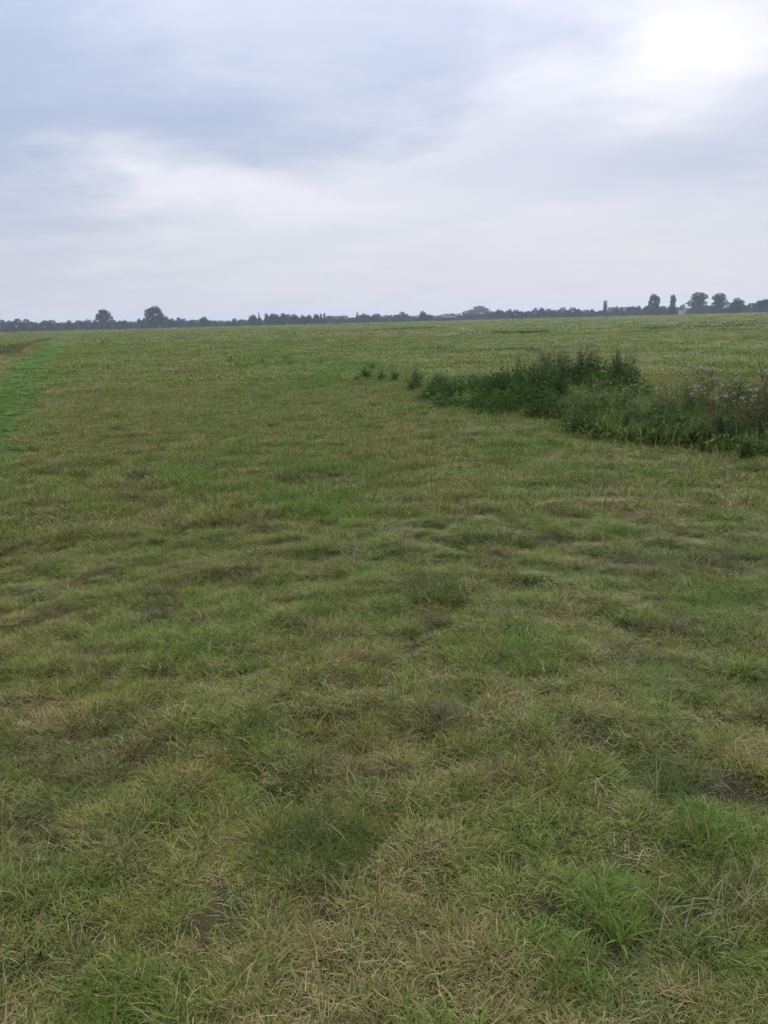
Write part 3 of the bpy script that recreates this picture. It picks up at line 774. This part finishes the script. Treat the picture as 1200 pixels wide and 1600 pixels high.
for x, y in fill([(840, 606), (920, 602), (915, 612), (850, 618)], 6): plant('thistle', x, y, RNG.uniform(.75, .9), 'pale-headed thistle rising out of the tall nettles', 'thistles in the tall nettles')
for x, y in fill([(735, 618), (775, 616), (775, 626), (740, 628)], 4): plant('thistle', x, y, RNG.uniform(.5, .65), 'pale-headed thistle rising out of the knee-high nettles', 'thistles in the knee-high nettles')
for x, y in fill([(1090, 690), (1180, 696), (1170, 712), (1090, 706)], 5): plant('dock', x, y, RNG.uniform(.5, .8), 'brown-spiked dock on the mown edge of the weed patch', 'brown docks by the weed patch')
# single weeds out in the meadow
def solo(kind, px, py, n, spread, s0, s1, label, group):
    c = G(px, py)
    for _ in range(n):
        x, y = c + RNG.normal(size=2) * np.array(spread); plant(kind, float(x), float(y), RNG.uniform(s0, s1), label, group)
solo('nettle', 548, 580, 7, (.7, 1.2), .22, .34, 'small dark weed tuft in the open meadow, closest to the weed patch', 'weed tufts closest to the weed patch')
solo('nettle', 435, 566, 8, (.9, 1.6), .25, .42, 'dark weed tuft in the middle of the open meadow', 'weed tufts mid meadow')
solo('nettle', 348, 556, 5, (.6, 1.5), .3, .5, 'dark weed tuft on the far side of the open meadow', 'weed tufts on the far side')
solo('nettle', 170, 533, 9, (2.0, 2.0), .4, .6, 'dark weed clump beside the far end of the green path', 'weeds at the far end of the path')
solo('nettle', 610, 597, 9, (.6, .8), .3, .5, 'low dark weed in the rough band leading to the weed patch', 'weeds in the rough band')
solo('nettle', 660, 608, 10, (.5, .7), .3, .5, 'low dark weed in the rough band leading to the weed patch', 'weeds in the rough band')
solo('nettle', 490, 572, 6, (1.0, 1.2), .3, .5, 'low dark weed in the rough band leading to the weed patch', 'weeds in the rough band')
solo('thistle', 449, 529, 2, (.5, 1), 1.0, 1.3, 'tall thin thistle standing alone far out in the meadow', 'far thistles')
solo('nettle', 836, 552, 4, (.5, 1), .35, .5, 'dark weed tuft behind the tall nettles', 'weeds behind the tall nettles')

# low light-green weeds and grass between the taller plants: a tangle nobody could count
def rosette():
    a = Acc()
    for _ in range(90):
        a0 = RNG.uniform(0, 6.28); p = RNG.normal(size=2) * .13
        a.leaf((p[0], p[1], RNG.uniform(0, .10)), (math.cos(a0), math.sin(a0), RNG.uniform(.1, 1.6)), (0, 0, 1), RNG.uniform(.04, .10), RNG.uniform(.014, .032), .3)
    for _ in range(22):
        p = RNG.normal(size=2) * .12
        a.blade((p[0], p[1], 0), RNG.uniform(0, 6.28), RNG.uniform(0, .9), RNG.uniform(.2, 1.1), RNG.uniform(.12, .30), .007, 3)
    return a.mesh('rosette')
C_ROS = proto_collection('weed_rosette', [rosette() for _ in range(5)], M_WEED)
pts = np.array(fill(P_MID, 420) + fill(P_FRONT, 260) + fill(P_RIGHT, 520) + fill(P_LEFT, 150) + fill(P_RIDGE, 120) + fill([(690, 600), (760, 598), (830, 606), (800, 614), (700, 616)], 60)
               + fill([(320, 545), (440, 556), (560, 572), (700, 600), (700, 616), (600, 600), (470, 578), (330, 556)], 260))
n = len(pts); s = RNG.uniform(.7, 1.4, n); s[-260:] *= RNG.uniform(.35, .8, 260); pz = height(pts[:, 0], pts[:, 1])
gn_scatter('weed_undergrowth', C_ROS, pts[:, 0], pts[:, 1], pz, RNG.uniform(0, 6.28, n), s, s * RNG.uniform(.6, 1.4, n), RNG.integers(0, 5, n), {}, kind='stuff',
           label='tangle of light green weeds between the nettles and thistles', category='weeds')

def leaf_dome():
    a = Acc()
    for _ in range(190):
        d = RNG.normal(size=3); d[2] = abs(d[2]); d /= np.linalg.norm(d); rr_ = RNG.uniform(.55, 1.05)
        p = d * np.array([.26, .26, .40]) * rr_ * RNG.uniform(.8, 1.15)
        a0 = math.atan2(d[1], d[0]) + RNG.normal() * .7
        a.leaf(p, (math.cos(a0), math.sin(a0), RNG.uniform(-.6, 1.4)), RNG.normal(size=3), RNG.uniform(.04, .12), RNG.uniform(.02, .05), .4)
    return a.mesh('leaf_dome')
# long uncut grass fringing the patch
edge = []
for pl_ in (P_LEFT, P_FRONT, P_RIGHT, P_RIDGE, P_MID):
    q = [G(*p) for p in pl_]
    for i_ in range(len(q)):
        for _ in range(9): edge.append(q[i_] + (q[(i_ + 1) % len(q)] - q[i_]) * RNG.random() + RNG.normal(size=2) * np.array([.35, .5]))
edge = np.array(edge); n = len(edge); s_e = RNG.uniform(1.1, 2.4, n)
lu_, dr_, ba_, on_ = tint(edge[:, 0], edge[:, 1])
gn_scatter('uncut_grass', C_MID, edge[:, 0], edge[:, 1], height(edge[:, 0], edge[:, 1]), RNG.uniform(0, 6.28, n), s_e * .8, s_e * 1.3, RNG.integers(0, 8, n),
           dict(lush=np.clip(lu_ + .3, 0, 1), dry=dr_, bare=ba_ * 0, var=RNG.random(n)), kind='stuff', label='longer uncut grass fringing the weed patch', category='grass')
C_DOME = proto_collection('leafy_clump', [leaf_dome() for _ in range(5)], M_NET)
pts = np.array(fill(P_LEFT, 55) + fill(P_RIDGE, 55) + fill(P_FRONT, 18) + fill(P_RIGHT, 20) + fill(P_MID, 10) + fill([(560, 588), (690, 606), (690, 618), (600, 602)], 14))
pts = pts + RNG.normal(size=pts.shape) * np.array([.18, .3])
n = len(pts); s = RNG.uniform(.45, 1.3, n); s[-14:] *= .45
gn_scatter('nettle_undergrowth', C_DOME, pts[:, 0], pts[:, 1], height(pts[:, 0], pts[:, 1]), RNG.uniform(0, 6.28, n), s, s * RNG.uniform(.7, 1.3, n), RNG.integers(0, 5, n), {}, kind='stuff',
           label='dense dark leafy undergrowth filling the nettle clumps', category='weeds')

# ------------------------------------------------------------------ coarse tussocks one can pick out of the turf
def tussock_mats(name, c1, c2):
    return leaf_material(name, c1, c2, .35)
M_TB = tussock_mats('blue_green_tussock', (0.060, 0.098, 0.026), (0.15, 0.195, 0.055)); M_TG = tussock_mats('fresh_green_tussock', (0.080, 0.125, 0.022), (0.19, 0.25, 0.05))
M_TD = tussock_mats('dark_green_tussock', (0.055, 0.088, 0.022), (0.13, 0.165, 0.045))
M_TS = tussock_mats('straw_stems', (0.18, 0.14, 0.08), (0.42, 0.35, 0.23))
def tussock(px, py, material, n, rad, l0, l1, lean, label, az=None, name='grass_tussock', wd=(.0022, .0042), dead=0.15):
    a, d = Acc(), Acc()
    for _ in range(n):
        r_ = rad * math.sqrt(RNG.random()); p = RNG.uniform(0, 6.28)
        aa = RNG.uniform(0, 6.28) if az is None else az + RNG.normal() * .75
        (d if RNG.random() < dead else a).blade((r_ * math.cos(p), r_ * math.sin(p), -.01), aa, RNG.uniform(*lean), RNG.uniform(.3, 1.3), RNG.uniform(l0, l1), RNG.uniform(*wd), 6, twist=RNG.normal() * .5)
    g = G(px, py)
    t = empty(name, (g[0], g[1], float(height(g[0], g[1])) + .01), 0, 1, label=label, category='grass tuft')
    ob('green_blades', a.mesh('green_blades'), material, t, kind='stuff')
    if d.n: ob('dead_blades', d.mesh('dead_blades'), M_TS, t, kind='stuff')
TU = tussock
TU(1080, 1440, M_TB, 170, .14, .07, .19, (.5, 1.3), 'big blue-green tussock of long blades flopped over sideways', az=.3, dead=.22)
TU(1165, 1395, M_TB, 120, .11, .07, .17, (.5, 1.3), 'smaller blue-green tussock with long pale stems, beside the big flopped one', az=.5, dead=.3)
TU(1050, 1225, M_TB, 130, .07, .09, .18, (.2, 1.1), 'upright blue-green tuft with brown dead patch beside it', dead=.1)
TU(972, 1450, M_TG, 34, .035, .07, .13, (0.1, .9), 'small upright bright green tuft of broad blades next to the big flopped tussock', wd=(.006, .010), dead=0)
TU(880, 1505, M_TG, 150, .08, .06, .12, (.2, 1.0), 'bright yellow-green short tuft at the edge of a bare hollow', dead=.05)
TU(1090, 1305, M_TG, 170, .09, .06, .13, (.1, .9), 'bright green tuft with reddish tinge above the flopped tussock', dead=.12)
TU(500, 1320, M_TD, 420, .20, .07, .15, (.3, 1.2), 'wide lush dark green tussock behind a dark hollow in the turf', dead=.05)
TU(402, 1135, M_TD, 190, .11, .06, .13, (.1, .9), 'upright dark blue-green tuft in shorter turf', dead=.03)
TU(170, 1560, M_TG, 260, .13, .06, .13, (.1, 1.0), 'fresh green tuft beside lying straw-coloured stems', dead=.06)
TU(480, 800, M_TG, 240, .22, .07, .16, (.1, .9), 'vivid green tuft in the light green patch of turf', wd=(.005, .010), dead=0)
TU(768, 850, M_TD, 420, .26, .07, .15, (.3, 1.4), 'rounded dark green hummock of grass in pale turf', wd=(.004, .009), dead=.12)
TU(690, 930, M_TD, 320, .18, .06, .13, (.3, 1.4), 'dark hummock of grass beside a brown bare spot', wd=(.004, .008), dead=.15)
TU(1120, 890, M_TD, 300, .22, .06, .14, (.3, 1.4), 'dark hummock at the end of a grey-brown dead strip', wd=(.004, .009), dead=.3)

# small broad-leaved herbs scattered through the turf
def herb():
    a = Acc()
    for k in range(int(RNG.integers(6, 10))):
        a0 = k * .8 + RNG.normal() * .3
        a.leaf((0, 0, .012), (math.cos(a0), math.sin(a0), RNG.uniform(.15, .9)), (0, 0, 1), RNG.uniform(.03, .065), RNG.uniform(.012, .022), .35)
    return a.mesh('herb')
C_HERB = proto_collection('herb_rosette', [herb() for _ in range(5)], M_WEED)
x, y = wedge(700, .9, 9.0, R(38)); kk = fbm(x, y, .9, 2, 151) > .5; x, y = x[kk], y[kk]; n = len(x); s = RNG.uniform(.3, .6, n)
gn_scatter('broadleaf_herbs', C_HERB, x, y, height(x, y) + .012, RNG.uniform(0, 6.28, n), s, s, RNG.integers(0, 5, n), {}, kind='stuff',
           label='small broad-leaved herbs scattered through the near turf', category='herbs')

# ------------------------------------------------------------------ rushes along the far ditches
def rush():
    a = Acc()
    for _ in range(34):
        p = RNG.normal(size=2) * np.array([.5, .3]); a.blade((p[0], p[1], -.02), RNG.uniform(0, 6.28), RNG.uniform(0, .35), RNG.uniform(.1, .7), RNG.uniform(.25, .6), .05, 2)
    return a.mesh('rush')
M_RUSH = leaf_material('rush_blades', (0.050, 0.070, 0.022), (0.115, 0.135, 0.05), .25)
M_REED = leaf_material('brown_reed', (0.11, 0.09, 0.045), (0.21, 0.18, 0.10), .25)
rushes = [rush() for _ in range(4)]
C_RUSH = proto_collection('rush_clump', rushes, M_RUSH)
reeds = []
for me in rushes:
    q = me.copy(); q.materials.clear(); q.materials.append(M_REED); reeds.append(q)
C_REED = proto_collection('reed_clump', reeds, M_REED)
def strip(name, coll, segs, label, cat, s0, s1):
    P = []
    for (x0, y0, x1, y1, n) in segs:
        a_, b_ = G(x0, y0), G(x1, y1)
        for _ in range(n):
            t = RNG.random(); q = a_ + (b_ - a_) * t; P.append(q + RNG.normal(size=2) * np.array([.4, .7]))
    P = np.array(P); n = len(P); s = RNG.uniform(s0, s1, n)
    gn_scatter(name, coll, P[:, 0], P[:, 1], height(P[:, 0], P[:, 1]), RNG.uniform(0, 6.28, n), s, s * RNG.uniform(.6, 1.1, n), RNG.integers(0, 4, n), {}, kind='stuff', label=label, category=cat)
strip('ditch_rushes', C_RUSH, [(520, 521, 690, 515, 210), (600, 517, 682, 513.5, 120), (150, 523, 190, 522, 30), (205, 521.5, 330, 517.5, 120), (300, 524, 345, 523, 30),
      (770, 523, 860, 520.5, 60), (1000, 515, 1240, 508, 110), (0, 524, 90, 522.5, 80), (-40, 524, 0, 523.5, 30), (40, 540, 84, 529, 40), (-60, 566, 40, 540, 60)],
      'dark rushes lining the ditches far across the meadow', 'rushes', .55, 1.0)
strip('brown_reeds', C_REED, [(1000, 510, 1240, 503, 130), (1060, 513, 1240, 506, 70), (270, 531, 300, 531, 16), (0, 560, 60, 538, 25)], 'brown reeds beside the far ditch below the bright green field', 'reeds', .5, .9)

# ------------------------------------------------------------------ haze
m = mat('thin_haze'); b = NB(m)
pv_ = b.n('ShaderNodeVolumePrincipled'); pv_.inputs['Color'].default_value = (0.68, 0.77, 1.0, 1)
pv_.inputs['Density'].default_value = 0.00027; pv_.inputs['Anisotropy'].default_value = 0.25
o_ = b.n('ShaderNodeOutputMaterial'); b.L.new(pv_.outputs[0], o_.inputs['Volume'])
a = Acc(); box(a, -2700, 2700, -2700, 2700, -1.5, 34)
ob('haze', a.mesh('haze'), m, kind='stuff', label='thin pale blue haze over the whole meadow', category='haze')
